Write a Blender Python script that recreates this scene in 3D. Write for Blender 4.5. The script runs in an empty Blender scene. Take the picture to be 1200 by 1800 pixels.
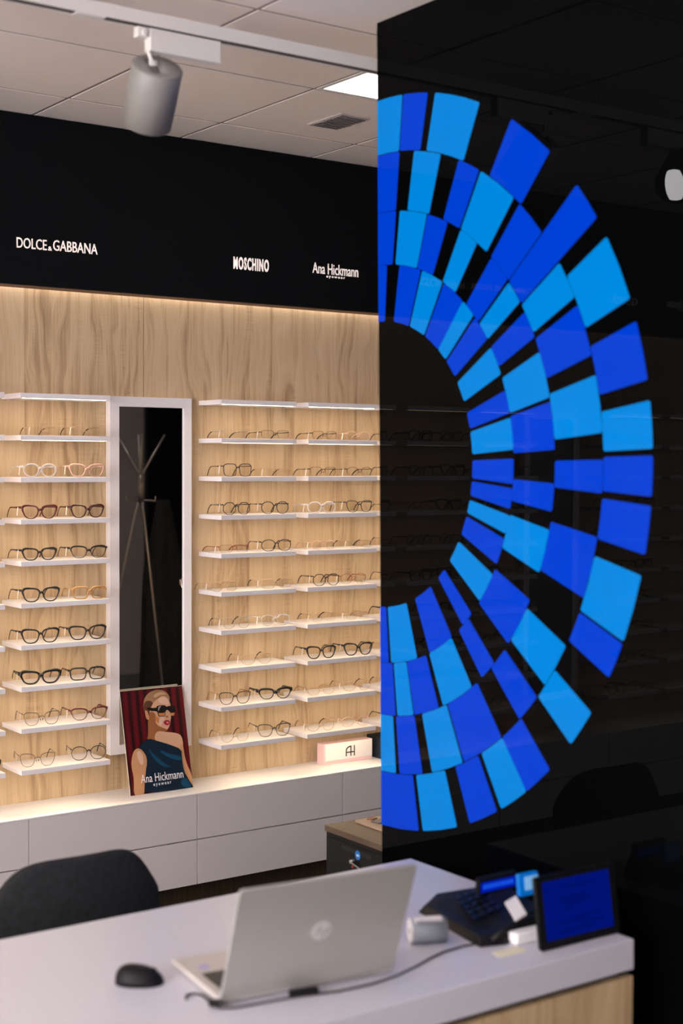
import bpy, bmesh, math, random
import numpy as np
from mathutils import Vector, Matrix
random.seed(7)
S = bpy.context.scene
C = S.collection
H = 1.787            # camera height above the floor; most heights below are given relative to it
PI = math.pi
# ------------------------------------------------------------------ camera
YAW, PIT, ROL, FPX = math.radians(35.5829), math.radians(-1.95295), math.radians(.2436), 2551.6
Fv = Vector((math.sin(YAW)*math.cos(PIT), math.cos(YAW)*math.cos(PIT), math.sin(PIT)))
rv = Vector((math.cos(YAW), -math.sin(YAW), 0)); uv = rv.cross(Fv)
Rv = rv*math.cos(ROL)+uv*math.sin(ROL); Uv = -rv*math.sin(ROL)+uv*math.cos(ROL)
cam_d = bpy.data.cameras.new('camera'); cam = bpy.data.objects.new('camera', cam_d); C.objects.link(cam)
M = Matrix.Identity(4)
for i in range(3):
    M[i][0] = Rv[i]; M[i][1] = Uv[i]; M[i][2] = -Fv[i]
M[2][3] = H
cam.matrix_world = M
cam_d.sensor_fit = 'VERTICAL'; cam_d.sensor_height = 36; cam_d.sensor_width = 24
cam_d.lens = FPX*36/1800; cam_d.clip_start = .05
cam_d.dof.use_dof = True; cam_d.dof.focus_distance = 5.5; cam_d.dof.aperture_fstop = 2.3
S.camera = cam
# ------------------------------------------------------------------ world, light levels, exposure
wd = bpy.data.worlds.new('world'); S.world = wd; wd.use_nodes = True
wd.node_tree.nodes['Background'].inputs[0].default_value = (1, .94, .93, 1)
wd.node_tree.nodes['Background'].inputs[1].default_value = 15.5      # sky light entering by the added, unseen windows
S.view_settings.view_transform = 'Standard'; S.view_settings.look = 'None'
S.view_settings.gamma = 1; S.view_settings.use_curve_mapping = False
S.view_settings.exposure = 0.0
PANEL_L = 3.0        # radiance of the ceiling LED panels
LED_L = 42.0         # radiance of the strips under the shelves
COVE_L = 45.0         # strip hidden in the fascia groove
SPOT_L = 60.0        # the lit track spotlight
# ------------------------------------------------------------------ materials
def mat(name, col, rough=.5, metal=0, spec=.5, emit=None, es=0, ior=None, coat=0, trans=0):
    m = bpy.data.materials.new(name); m.use_nodes = True
    b = m.node_tree.nodes['Principled BSDF']
    b.inputs['Base Color'].default_value = (*col, 1); b.inputs['Roughness'].default_value = rough
    b.inputs['Metallic'].default_value = metal; b.inputs['Specular IOR Level'].default_value = spec
    if ior: b.inputs['IOR'].default_value = ior
    if coat: b.inputs['Coat Weight'].default_value = coat
    if trans: b.inputs['Transmission Weight'].default_value = trans
    if emit: b.inputs['Emission Color'].default_value = (*emit, 1); b.inputs['Emission Strength'].default_value = es
    return m
def noise_mat(name, c1, c2, scale=40, rough=.6, bump=0, stretch=(1,1,1), detail=4, spec=.4):
    m = mat(name, c1, rough, spec=spec); nt = m.node_tree; b = nt.nodes['Principled BSDF']
    tc = nt.nodes.new('ShaderNodeTexCoord'); mp = nt.nodes.new('ShaderNodeMapping'); mp.inputs['Scale'].default_value = stretch
    n = nt.nodes.new('ShaderNodeTexNoise'); n.inputs['Scale'].default_value = scale; n.inputs['Detail'].default_value = detail
    r = nt.nodes.new('ShaderNodeValToRGB'); r.color_ramp.elements[0].position = .35; r.color_ramp.elements[1].position = .65
    r.color_ramp.elements[0].color = (*c1, 1); r.color_ramp.elements[1].color = (*c2, 1)
    L = nt.links.new
    L(tc.outputs['Object'], mp.inputs[0]); L(mp.outputs[0], n.inputs['Vector']); L(n.outputs['Fac'], r.inputs[0]); L(r.outputs[0], b.inputs['Base Color'])
    if bump:
        bp = nt.nodes.new('ShaderNodeBump'); bp.inputs['Strength'].default_value = bump; bp.inputs['Distance'].default_value = .002
        L(n.outputs['Fac'], bp.inputs['Height']); L(bp.outputs[0], b.inputs['Normal'])
    return m
def wood_mat(name, light, mid, dark, seam=None, ax='X'):
    m = mat(name, mid, .55, spec=.3); nt = m.node_tree; N = nt.nodes.new; L = nt.links.new; b = nt.nodes['Principled BSDF']
    tc = N('ShaderNodeTexCoord'); sp = N('ShaderNodeSeparateXYZ'); L(tc.outputs['Object'], sp.inputs[0])
    X = sp.outputs[ax]; Zc = sp.outputs['Z']
    def mth(op, a, bb=None, c=None):
        n = N('ShaderNodeMath'); n.operation = op
        for i, v in enumerate((a, bb, c)):
            if v is None: continue
            if isinstance(v, (int, float)): n.inputs[i].default_value = v
            else: L(v, n.inputs[i])
        return n.outputs[0]
    def comb(x, y, z):
        n = N('ShaderNodeCombineXYZ')
        for i, v in enumerate((x, y, z)):
            if isinstance(v, (int, float)): n.inputs[i].default_value = v
            else: L(v, n.inputs[i])
        return n.outputs[0]
    def noise(vec, sc, det=3, rough=.6, dist=0):
        n = N('ShaderNodeTexNoise'); n.inputs['Scale'].default_value = sc; n.inputs['Detail'].default_value = det
        n.inputs['Roughness'].default_value = rough; n.inputs['Distortion'].default_value = dist; L(vec, n.inputs['Vector']); return n.outputs['Fac']
    # staves of uneven width
    st = mth('FLOOR', mth('MULTIPLY', X, 9.3))
    wn = N('ShaderNodeTexWhiteNoise'); wn.noise_dimensions = '1D'; L(st, wn.inputs['W'])
    stave = wn.outputs['Value']
    zo = mth('MULTIPLY', stave, 7.0)
    # long flowing grain: vertical coordinate strongly compressed, warped by a slow noise
    warp = noise(comb(mth('MULTIPLY', X, 5.0), zo, mth('MULTIPLY', Zc, 1.6)), 1.0, 2)
    gx = mth('ADD', mth('MULTIPLY', X, 34.0), mth('MULTIPLY', warp, 7.0))
    g1 = noise(comb(gx, zo, mth('MULTIPLY', Zc, .9)), 1.0, 4, .62)
    g2 = noise(comb(mth('MULTIPLY', X, 260.0), zo, mth('MULTIPLY', Zc, 5.0)), 1.0, 2)
    saw = noise(comb(mth('MULTIPLY', X, 9.0), 3.3, mth('MULTIPLY', Zc, 160.0)), 1.0, 1)
    sawm = noise(comb(mth('MULTIPLY', X, 14.0), 8.1, mth('MULTIPLY', Zc, 3.5)), 1.0, 1)
    sawm = mth('MULTIPLY', mth('MAXIMUM', mth('SUBTRACT', sawm, .55), 0.0), 1.6)
    v = mth('ADD', mth('MULTIPLY', g1, .66), mth('MULTIPLY', g2, .32))
    v = mth('ADD', v, mth('MULTIPLY', mth('SUBTRACT', stave, .5), .12))
    v = mth('ADD', v, mth('MULTIPLY', sawm, mth('SUBTRACT', saw, .4)))
    r = N('ShaderNodeValToRGB'); cr = r.color_ramp
    cr.elements[0].position = .30; cr.elements[0].color = (*dark, 1); cr.elements[1].position = .70; cr.elements[1].color = (*light, 1)
    e = cr.elements.new(.47); e.color = (*mid, 1)
    L(v, r.inputs[0]); out = r.outputs[0]
    if seam is not None:
        d = mth('ABSOLUTE', mth('SUBTRACT', X, seam)); k = mth('LESS_THAN', d, .0011)
        mx = N('ShaderNodeMix'); mx.data_type = 'RGBA'; L(k, mx.inputs['Factor']); L(out, mx.inputs['A']); mx.inputs['B'].default_value = (.05, .035, .02, 1)
        out = mx.outputs['Result']
    L(out, b.inputs['Base Color']); return m
ROOM = (1, .93, .94); LEDC = (1, .80, .50)
m_wood = wood_mat('oak_panel', (.62, .47, .315), (.52, .375, .235), (.31, .20, .115), seam=2.638)
m_wood_desk = wood_mat('oak_desk_panel', (.62, .46, .28), (.50, .35, .20), (.34, .22, .12))
m_wood_top = noise_mat('brown_wood_top', (.085, .055, .04), (.12, .08, .057), 3, .5, stretch=(30, 3, 3))
m_under = mat('brown_edge', (.16, .08, .04), .6)  # wood underside of the fascia, its unlit darkness put into the colour
m_black = mat('fascia_black', (.004, .005, .0065), .6, spec=.08)
m_white = mat('white_laminate', (.74, .71, .74), .45, spec=.35)
m_board = mat('white_board', (.78, .74, .78), .4, spec=.35)
m_drawer = mat('drawer_lacquer', (.63, .58, .585), .4, spec=.3)
m_desk = mat('desk_white', (.585, .58, .66), .35, spec=.4)
m_ceil = noise_mat('ceiling_tile', (.80, .725, .69), (.83, .755, .72), 300, .9, bump=.05)
m_grid = mat('ceiling_grid', (.20, .16, .16), .6)
m_led = mat('led_strip', (1, 1, 1), .5, emit=LEDC, es=LED_L)
m_cove = mat('led_cove', (1, 1, 1), .5, emit=(1, .86, .74), es=COVE_L)
m_panel = mat('light_diffuser', (1, 1, 1), .5, emit=ROOM, es=PANEL_L)
m_bulb = mat('spot_bulb', (1, 1, 1), .5, emit=(1, .97, .98), es=SPOT_L)
m_off = mat('spot_reflector', (.5, .5, .5), .2, metal=1)
m_metal_w = mat('white_powdercoat', (.70, .67, .65), .45)
m_can = mat('can_grey_white', (.23, .215, .205), .5)
m_dark = mat('dark_slot', (.03, .025, .03), .6)
m_mirror = mat('mirror_silver', (.80, .80, .80), .015, metal=1)
m_glass_blk = mat('black_glass', (.0012, .0014, .0016), .0, ior=1.135)
m_tileL = mat('tile_light_blue', (0, .05, .15), .0, ior=1.15, emit=(0, .235, .70), es=.76)
m_tileD = mat('tile_dark_blue', (0, .01, .12), .0, ior=1.15, emit=(0, .046, .62), es=.82)
m_edge = mat('glass_edge', (.02, .03, .03), .2)
m_floor = noise_mat('floor_tile', (.05, .045, .042), (.065, .06, .055), 8, .5)
m_wallw = mat('wall_paint', (.74, .71, .69), .8)
m_wallg = mat('wall_taupe', (.22, .19, .17), .8)
m_chair = noise_mat('charcoal_fabric', (.008, .009, .011), (.014, .015, .018), 60, .95, bump=.3)
m_blkpl = mat('black_plastic', (.006, .006, .008), .5, spec=.2)
m_blkpl2 = mat('black_satin', (.006, .006, .007), .35, spec=.25)
m_blkmet = mat('black_metal', (.007, .008, .009), .5, spec=.25)
m_silver = mat('laptop_silver', (.42, .405, .385), .42, metal=.35)
m_silver2 = mat('laptop_deck', (.58, .55, .54), .4, metal=.3)
m_keys = mat('keyboard_dark', (.05, .045, .045), .5)
m_logo = mat('logo_pale', (.62, .60, .59), .35, metal=.2)
m_logo2 = mat('logo_letters', (.36, .35, .34), .35, metal=.5)
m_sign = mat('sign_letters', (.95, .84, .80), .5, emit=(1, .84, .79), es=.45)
m_tag = mat('tag_white', (.85, .80, .78), .6)
m_chrome = mat('brushed_steel', (.42, .38, .34), .3, metal=.9)
m_coat = noise_mat('dark_coat_cloth', (.008, .008, .010), (.016, .017, .02), 15, .95, stretch=(4, 4, .5))
m_bluecloth = mat('navy_bag', (.02, .04, .12), .8)
m_blackwall = mat('black_wall_panel', (.003, .003, .0035), .5, spec=.1)
m_screen = mat('tablet_screen', (0, 0, .02), .15, emit=(0, .006, .17), es=.95)
m_screen2 = mat('tablet_lines', (0, 0, .01), .15, emit=(0, .003, .075), es=1)
m_lcd = mat('blue_lcd', (0, 0, .02), .2, emit=(0, .012, .40), es=1)
m_lcdl = mat('blue_lcd_segments', (0, 0, .1), .2, emit=(.01, .10, .75), es=1)
m_lcd2 = mat('pale_screen', (.1, .2, .3), .2, emit=(.18, .38, .65), es=.8)
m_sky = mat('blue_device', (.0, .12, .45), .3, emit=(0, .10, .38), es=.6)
m_cable = mat('black_cable', (.02, .016, .018), .5)
m_roll = mat('grey_roll', (.30, .33, .38), .5)
m_paper = mat('white_paper', (.80, .78, .80), .7)
m_sticky = mat('yellow_note', (.72, .68, .52), .8)
m_pink = mat('pink_card', (.82, .56, .57), .6)
m_cardw = mat('white_card', (.88, .82, .82), .5)
m_ink = mat('black_ink', (.01, .01, .012), .5)
m_navy = mat('navy_box', (.006, .012, .02), .5)
m_stick = mat('blue_sticker', (.01, .16, .55), .4)
m_sticw = mat('sticker_white', (.55, .75, .85), .4)
m_keyr = mat('key_steel', (.65, .65, .62), .3, metal=.8)
m_red = mat('red_bit', (.4, .04, .03), .5)
m_tray = noise_mat('patterned_tray', (.45, .33, .24), (.36, .26, .19), 12, .6)
m_violet = mat('violet_sticker', (.42, .38, .68), .5)
EYE = {
 'black': mat('eye_black', (.006, .004, .005), .28), 'wine': mat('eye_wine', (.085, .008, .010), .18),
 'winedark': mat('eye_dark_wine', (.04, .006, .008), .18), 'amber': mat('eye_amber', (.40, .20, .07), .2),
 'brown': mat('eye_brown', (.11, .055, .03), .25), 'red': mat('eye_red', (.26, .05, .035), .25),
 'clear': mat('eye_clear', (.80, .75, .78), .1, trans=.35), 'pink': mat('eye_pink', (.80, .50, .43), .12, trans=.3),
 'gold': mat('eye_gold', (.60, .40, .26), .3, metal=.7), 'pinkgold': mat('eye_rose_gold', (.80, .52, .42), .3, metal=.5),
 'steel': mat('eye_steel', (.42, .38, .36), .3, metal=.7)}
def lens_mat():
    m = bpy.data.materials.new('demo_lens'); m.use_nodes = True; nt = m.node_tree; nt.nodes.clear()
    o = nt.nodes.new('ShaderNodeOutputMaterial'); t = nt.nodes.new('ShaderNodeBsdfTransparent'); g = nt.nodes.new('ShaderNodeBsdfGlossy')
    t.inputs[0].default_value = (.99, .99, .99, 1); g.inputs['Roughness'].default_value = .03
    mx = nt.nodes.new('ShaderNodeMixShader'); mx.inputs[0].default_value = .018
    nt.links.new(t.outputs[0], mx.inputs[1]); nt.links.new(g.outputs[0], mx.inputs[2]); nt.links.new(mx.outputs[0], o.inputs[0]); return m
m_lens = lens_mat()
def curtain_mat():
    m = mat('print_curtain', (.1, .002, .006), .35); nt = m.node_tree; N = nt.nodes.new; L = nt.links.new
    tc = N('ShaderNodeTexCoord'); w = N('ShaderNodeTexWave'); w.bands_direction = 'X'; w.inputs['Scale'].default_value = 9; w.inputs['Distortion'].default_value = 1.2
    w.inputs['Detail'].default_value = 1; w.inputs['Detail Scale'].default_value = .4
    r = N('ShaderNodeValToRGB'); r.color_ramp.elements[0].color = (.012, .001, .002, 1); r.color_ramp.elements[1].color = (.10, .002, .007, 1)
    r.color_ramp.elements[1].position = .8
    L(tc.outputs['Object'], w.inputs['Vector']); L(w.outputs['Fac'], r.inputs[0]); L(r.outputs[0], nt.nodes['Principled BSDF'].inputs['Base Color']); return m
m_curtain = curtain_mat()
# ------------------------------------------------------------------ mesh helpers
class MB:
    def __init__(s): s.v = []; s.f = []; s.sm = []
    def add(s, vs, fs, smooth=False):
        o = len(s.v); s.v += [tuple(p) for p in vs]; s.f += [tuple(i+o for i in f) for f in fs]; s.sm += [smooth]*len(fs); return s
    def box(s, x0, x1, y0, y1, z0, z1):
        vs = [(x, y, z) for z in (z0, z1) for y in (y0, y1) for x in (x0, x1)]
        return s.add(vs, [(0,2,3,1),(4,5,7,6),(0,1,5,4),(2,6,7,3),(0,4,6,2),(1,3,7,5)])
    def obox(s, o, ax, ay, az):    # oriented box: corner + three edge vectors
        o, ax, ay, az = map(Vector, (o, ax, ay, az))
        vs = [o+ax*i+ay*j+az*k for k in (0,1) for j in (0,1) for i in (0,1)]
        return s.add(vs, [(0,2,3,1),(4,5,7,6),(0,1,5,4),(2,6,7,3),(0,4,6,2),(1,3,7,5)])
    def prism(s, pts, d, smooth=False):      # pts: 3D polygon, d: extrusion vector
        n = len(pts); a = [Vector(p) for p in pts]; d = Vector(d)
        return s.add(a+[p+d for p in a], [tuple(range(n))[::-1], tuple(range(n, 2*n))]+[(i, (i+1)%n, n+(i+1)%n, n+i) for i in range(n)], smooth)
    def tube(s, path, r, seg=10, caps=True, closed=False, flat=None):
        P = [Vector(p) for p in path]; n = len(P); R = r if isinstance(r, (list, tuple)) else [r]*n
        vs = []; pu = None
        for i, p in enumerate(P):
            if closed: t = P[(i+1)%n]-P[i-1]
            else: t = P[min(i+1, n-1)]-P[max(i-1, 0)]
            t.normalize()
            if pu is None:
                pu = Vector((0,0,1)) if abs(t.z) < .9 else Vector((1,0,0))
            b = t.cross(pu).normalized(); pu = b.cross(t).normalized()
            for k in range(seg):
                a = 2*PI*k/seg; w = R[i]; h = R[i] if flat is None else R[i]*flat
                vs.append(p+b*math.cos(a)*h+pu*math.sin(a)*w)
        fs = []
        for i in range(n if closed else n-1):
            for k in range(seg):
                j = (i+1)%n
                fs.append((i*seg+k, i*seg+(k+1)%seg, j*seg+(k+1)%seg, j*seg+k))
        s.add(vs, fs, True)
        if caps and not closed:
            o = len(s.v)-len(vs)
            s.f += [tuple(o+k for k in range(seg))[::-1], tuple(o+(n-1)*seg+k for k in range(seg))]; s.sm += [False, False]
        return s
    def cyl(s, a, b, r0, r1=None, seg=32): return s.tube([a, b], [r0, r0 if r1 is None else r1], seg)
    def build(s, name, m, parent=None, bevel=0, sub=0, seg=2):
        me = bpy.data.meshes.new(name); me.from_pydata(s.v, [], s.f); me.update()
        for p, k in zip(me.polygons, s.sm): p.use_smooth = k
        bm = bmesh.new(); bm.from_mesh(me); bmesh.ops.recalc_face_normals(bm, faces=bm.faces); bm.to_mesh(me); bm.free()
        o = bpy.data.objects.new(name, me); C.objects.link(o)
        if m: me.materials.append(m)
        if parent: o.parent = parent
        if bevel:
            bv = o.modifiers.new('bevel', 'BEVEL'); bv.width = bevel; bv.segments = seg; bv.limit_method = 'ANGLE'; bv.angle_limit = math.radians(40)
        if sub:
            sb = o.modifiers.new('sub', 'SUBSURF'); sb.levels = sub; sb.render_levels = sub
        return o
def tag(o, label, cat, group=None, kind=None):
    o['label'] = label; o['category'] = cat
    if group: o['group'] = group
    if kind: o['kind'] = kind
    return o
def empty(name, loc, label, cat, group=None, rot=(0,0,0)):
    o = bpy.data.objects.new(name, None); C.objects.link(o); o.location = loc; o.rotation_euler = rot; o.empty_display_size = .05
    return tag(o, label, cat, group)
def struct(o): o['kind'] = 'structure'; return o
def copy_tree(o, parent=None):
    c = o.copy(); C.objects.link(c); c.parent = parent if parent else o.parent
    for ch in list(o.children): copy_tree(ch, c)
    return c
def text_mesh(body, bold=0.0, space=1.0):
    cu = bpy.data.curves.new('lettering', 'FONT'); cu.body = body; cu.resolution_u = 3; cu.offset = bold; cu.space_character = space
    t = bpy.data.objects.new('lettering', cu); C.objects.link(t)
    dg = bpy.context.evaluated_depsgraph_get(); dg.update()
    me = bpy.data.meshes.new_from_object(t.evaluated_get(dg)); bpy.data.objects.remove(t); bpy.data.curves.remove(cu)
    vs = [v.co.copy() for v in me.vertices]; fs = [tuple(p.vertices) for p in me.polygons]; bpy.data.meshes.remove(me)
    return vs, fs
def put_text(mb, body, o, ex, ez, w, h, depth=None, bold=0.0, space=1.0):
    """lettering filling a w x h box whose lower-left corner is o, along unit vectors ex, ez"""
    vs, fs = text_mesh(body, bold, space); o, ex, ez = Vector(o), Vector(ex), Vector(ez)
    x0 = min(v.x for v in vs); x1 = max(v.x for v in vs); y0 = min(v.y for v in vs); y1 = max(v.y for v in vs)
    nn = ex.cross(ez)*(depth or .0008)
    P = [o+ex*((v.x-x0)/(x1-x0)*w)+ez*((v.y-y0)/(y1-y0)*h) for v in vs]
    n = len(P); F = [tuple(f) for f in fs]
    ed = {}
    for f in F:
        for i in range(len(f)):
            e = (f[i], f[(i+1)%len(f)]); ed[e] = 1
    side = [(a, b, b+n, a+n) for (a, b) in ed if (b, a) not in ed]
    mb.add([p+nn for p in P]+P, F+[tuple(i+n for i in f)[::-1] for f in F]+side); return mb
# ------------------------------------------------------------------ the room
ZC = 1.2425+H                      # ceiling
XL, XR, YB, YW = -2.4, 7.2, -1.0, 5.0
struct(MB().box(XL-.1, XR+.1, YB-.1, YW+.1, -.08, 0).build('floor', m_floor))
struct(MB().box(XL-.1, XR+.1, YW, YW+.1, 0, ZC+.06).build('wall_display', m_wood))
struct(MB().box(XR, XR+.1, YB, YW, 0, ZC+.06).build('wall_right', m_wallg))
struct(MB().box(XL-.1, XR+.1, YB-.1, YB, 0, ZC+.06).build('wall_back', m_wallg))
WZ0, WZ1 = .35, 2.85     # two windows added in the left wall, unseen, to light the room
WIN = ((-.8, 2.05), (2.95, 3.6))  # wall between them keeps bright sky out of the reflected mirror
lw_ = MB().box(XL-.1, XL, YB, WIN[0][0], 0, ZC+.06).box(XL-.1, XL, WIN[0][1], WIN[1][0], 0, ZC+.06).box(XL-.1, XL, WIN[1][1], YW, 0, ZC+.06)
for n_, (a, c) in enumerate(WIN):
    lw_.box(XL-.1, XL, a, c, 0, WZ0).box(XL-.1, XL, a, c, WZ1, ZC+.06)
    wf = MB().box(XL-.07, XL-.02, a, a+.06, WZ0, WZ1).box(XL-.07, XL-.02, c-.06, c, WZ0, WZ1).box(XL-.07, XL-.02, (a+c)/2-.03, (a+c)/2+.03, WZ0, WZ1)
    wf.box(XL-.07, XL-.02, a, c, WZ0, WZ0+.06).box(XL-.07, XL-.02, a, c, WZ1-.06, WZ1)
    struct(wf.build('added_window_%d' % (n_+1), m_metal_w))
struct(lw_.build('wall_left', m_wallw))
GX, GY, GP = 2.154, 4.63, .6065
ceil = MB()
PANELS = [(1, -2), (-2, -5), (1, -5), (-4, -3), (-1, -7), (-4, -8), (2, -8), (4, -4)]   # grid cells (i, j) with a light panel
xs = [GX+GP*i for i in range(-6, 9)]; ys = [GY+GP*j for j in range(-9, 2)]
for i in range(-8, 9):
    for j in range(-10, 1):
        x0, x1 = max(GX+GP*i+.0075, XL), min(GX+GP*(i+1)-.0075, XR); y0, y1 = max(GY+GP*j+.0075, YB), min(GY+GP*(j+1)-.0075, 5.0)
        if x1-x0 < .02 or y1-y0 < .02 or (i, j) in PANELS: continue
        ceil.box(x0, x1, y0, y1, ZC, ZC+.0025)
co = struct(ceil.build('ceiling', m_ceil))
struct(MB().box(XL-.1, XR+.1, YB-.1, YW+.1, ZC+.0025, ZC+.06).build('trim_1', m_grid))
def panel(i, j, label):
    x, y = GX+GP*(i+.5), GY+GP*(j+.5); r = .2985
    e = empty('ceiling_light_panel', (x, y, ZC), label, 'ceiling light', 'square light panels in the ceiling grid')
    fr = MB(); 
    for a in ((-r, r, -r, -r+.016), (-r, r, r-.016, r), (-r, -r+.016, -r+.016, r-.016), (r-.016, r, -r+.016, r-.016)): fr.box(*a, -.001, .0023)
    fr.build('frame', m_metal_w, e)
    MB().box(-r+.016, r-.016, -r+.016, r-.016, .0005, .002).build('diffuser', m_panel, e)
panel(1, -2, 'bright square ceiling light panel cut off by the black glass partition')
for c in PANELS[1:]: panel(*c, 'square ceiling light panel outside the view, lighting the shop from above')
v = empty('ceiling_vent', (3.085, 4.34, ZC), 'small grey square air vent set in a ceiling tile', 'air vent')
MB().box(-.066, .066, -.105, .105, -.006, -.0005).build('frame', mat('vent_frame', (.50, .45, .44), .5), v)
m_vent = mat('vent_grey', (.30, .28, .29), .5)
MB().box(-.056, .056, -.095, .095, -.008, -.006).build('grille', m_vent, v)
sl = MB()
for k in range(9): sl.obox((-.054, -.088+k*.0205, -.012), (.108, 0, 0), (0, .009, .004), (0, 0, .001))
sl.build('slats', mat('vent_slat', (.22, .21, .22), .5), v)

# ------------------------------------------------------------------ fascia with lettering, wall light groove
f = empty('fascia_board', (0, 4.92, H), 'long black fascia above the oak wall carrying pale lettering', 'fascia')
MB().box(-1.55, 7.1, 0, .066, .6315, 1.2405).build('front_board', m_black, f)
MB().box(-1.55, 7.1, .0005, .064, .6285, .6315).build('underside_edge', m_under, f)
MB().box(-1.55, 7.1, .067, .079, .665, .672).build('light_strip', m_cove, f)
def sign(name, label, parts):
    mb = MB()
    for (body, x0, x1, z0, z1, bold, *sp_) in parts:
        put_text(mb, body, (x0, 4.92, z0+H), (1,0,0), (0,0,1), x1-x0, z1-z0, .0025, bold, sp_[0] if sp_ else 1.0)
    tag(mb.build('brand_lettering', m_sign), label, 'lettering', 'brand names on the black fascia')
sign('dg', 'widest line of pale capital letters, at the left end of the black fascia',
     [('DOLCE', 2.088, 2.2035, .7625, .800, .004), ('&', 2.2085, 2.2235, .7625, .778, .01), ('GABBANA', 2.2285, 2.4048, .7645, .803, .004)])
sign('mo', 'bold condensed pale capitals in the middle of the black fascia', [('MOSCHINO', 2.992, 3.1567, .7595, .809, .030, 1.22)])
AHT = [('Ana Hickmann', 0, .2305, .0105, .0545, 0), ('eyewear', .069, .163, -.0055, .0050, .012, 1.5)]
sign('ah', 'thin two-line pale lettering on the fascia beside the black glass', [(b, 3.369+x0, 3.369+x1, .763+z0, .763+z1, *o) for b, x0, x1, z0, z1, *o in AHT])
sign('hb', 'short capitals seen mirrored on a light blue tile of the glass', [('HUGO', .80, .90, .765, .795, .004), ('BOSS', .92, 1.045, .765, .80, .006)])
sign('th', 'long thin capitals seen mirrored faintly between the upper blue tiles', [('TOMMY HILFIGER', .36, .765, .77, .798, .002)])
sign('gu', 'faint capitals seen mirrored right of the outer light blue tile', [('GUESS', -.30, -.12, .765, .802, .002)])
sign('a2', 'faint thin lettering seen mirrored at the right edge of the photo', [(b, -.74+x0, -.74+x1, .763+z0, .763+z1, *o) for b, x0, x1, z0, z1, *o in AHT])

# ------------------------------------------------------------------ shelf boards with LED strips
PITCH = .149; ZT = .241           # top of the uppermost board
ORD = ['topmost', 'second', 'third', 'fourth', 'fifth', 'sixth', 'seventh', 'eighth', 'ninth', 'lowest']
LEFTS = [('left of the mirror', 2.0603), ('just right of the mirror', 2.882), ('beside the black glass', 3.287),
         ('at the left edge of the photo', 1.653), ('behind the glass edge', 3.690)]
REFL = [1.247, .840, .433, -.380, -.787]
def make_board(x, r, label, group):
    e = empty('shelf_board', (x, 4.825, ZT-PITCH*r+H), label, 'shelf', group)
    return e
proto = None
def board(x, r, label, group):
    global proto
    if proto is None:
        proto = make_board(x, r, label, group)
        MB().box(0, .348, 0, .175, -.018, 0).build('board', m_board, proto, bevel=.0008, seg=1)
        MB().box(.012, .336, .008, .0175, -.01804, -.0178).build('light_strip', m_led, proto)
        return proto
    c = copy_tree(proto); c.location = (x, 4.825, ZT-PITCH*r+H); c['label'] = label; c['group'] = group; return c
for nm, x in LEFTS:
    for r in range(10): board(x, r, 'white glowing shelf board, %s from the top, column %s' % (ORD[r], nm), 'white shelf boards on the oak wall')
for x in REFL:
    for r in range(10): board(x, r, 'white lit shelf board seen only mirrored in the black glass', 'shelf boards mirrored in the glass')

# ------------------------------------------------------------------ eyeglasses
def contour(shape, w, h, n=36):
    """outline of the right-hand lens (outer side at +x), centred on 0"""
    a, b = w/2, h/2; out = []
    for i in range(n):
        t = 2*PI*i/n; c, s = math.cos(t), math.sin(t)
        p = {'round': 2.15, 'square': 3.6, 'cat': 2.7, 'browcat': 2.6, 'hex': 2.6}[shape]
        x = a*math.copysign(abs(c)**(2/p), c); z = b*math.copysign(abs(s)**(2/p), s)
        if shape == 'hex':
            rr = 1/max(abs(math.cos(((t+PI/8) % (PI/4))-PI/8)), .1); x, z = a*c*rr*.98, b*s*rr*.98
        if shape in ('cat', 'browcat'):
            k = (x/a+1)/2; zz = (z/b+1)/2
            x += .16*a*k*zz*zz - .30*a*(1-zz)*(k*2-1); z += b*.20*k*k*zz
        if shape in ('square', 'round'): x -= (.17 if shape == 'square' else .10)*a*(1-(z/b+1)/2)*(x/a)
        out.append((x, z))
    return out
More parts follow.
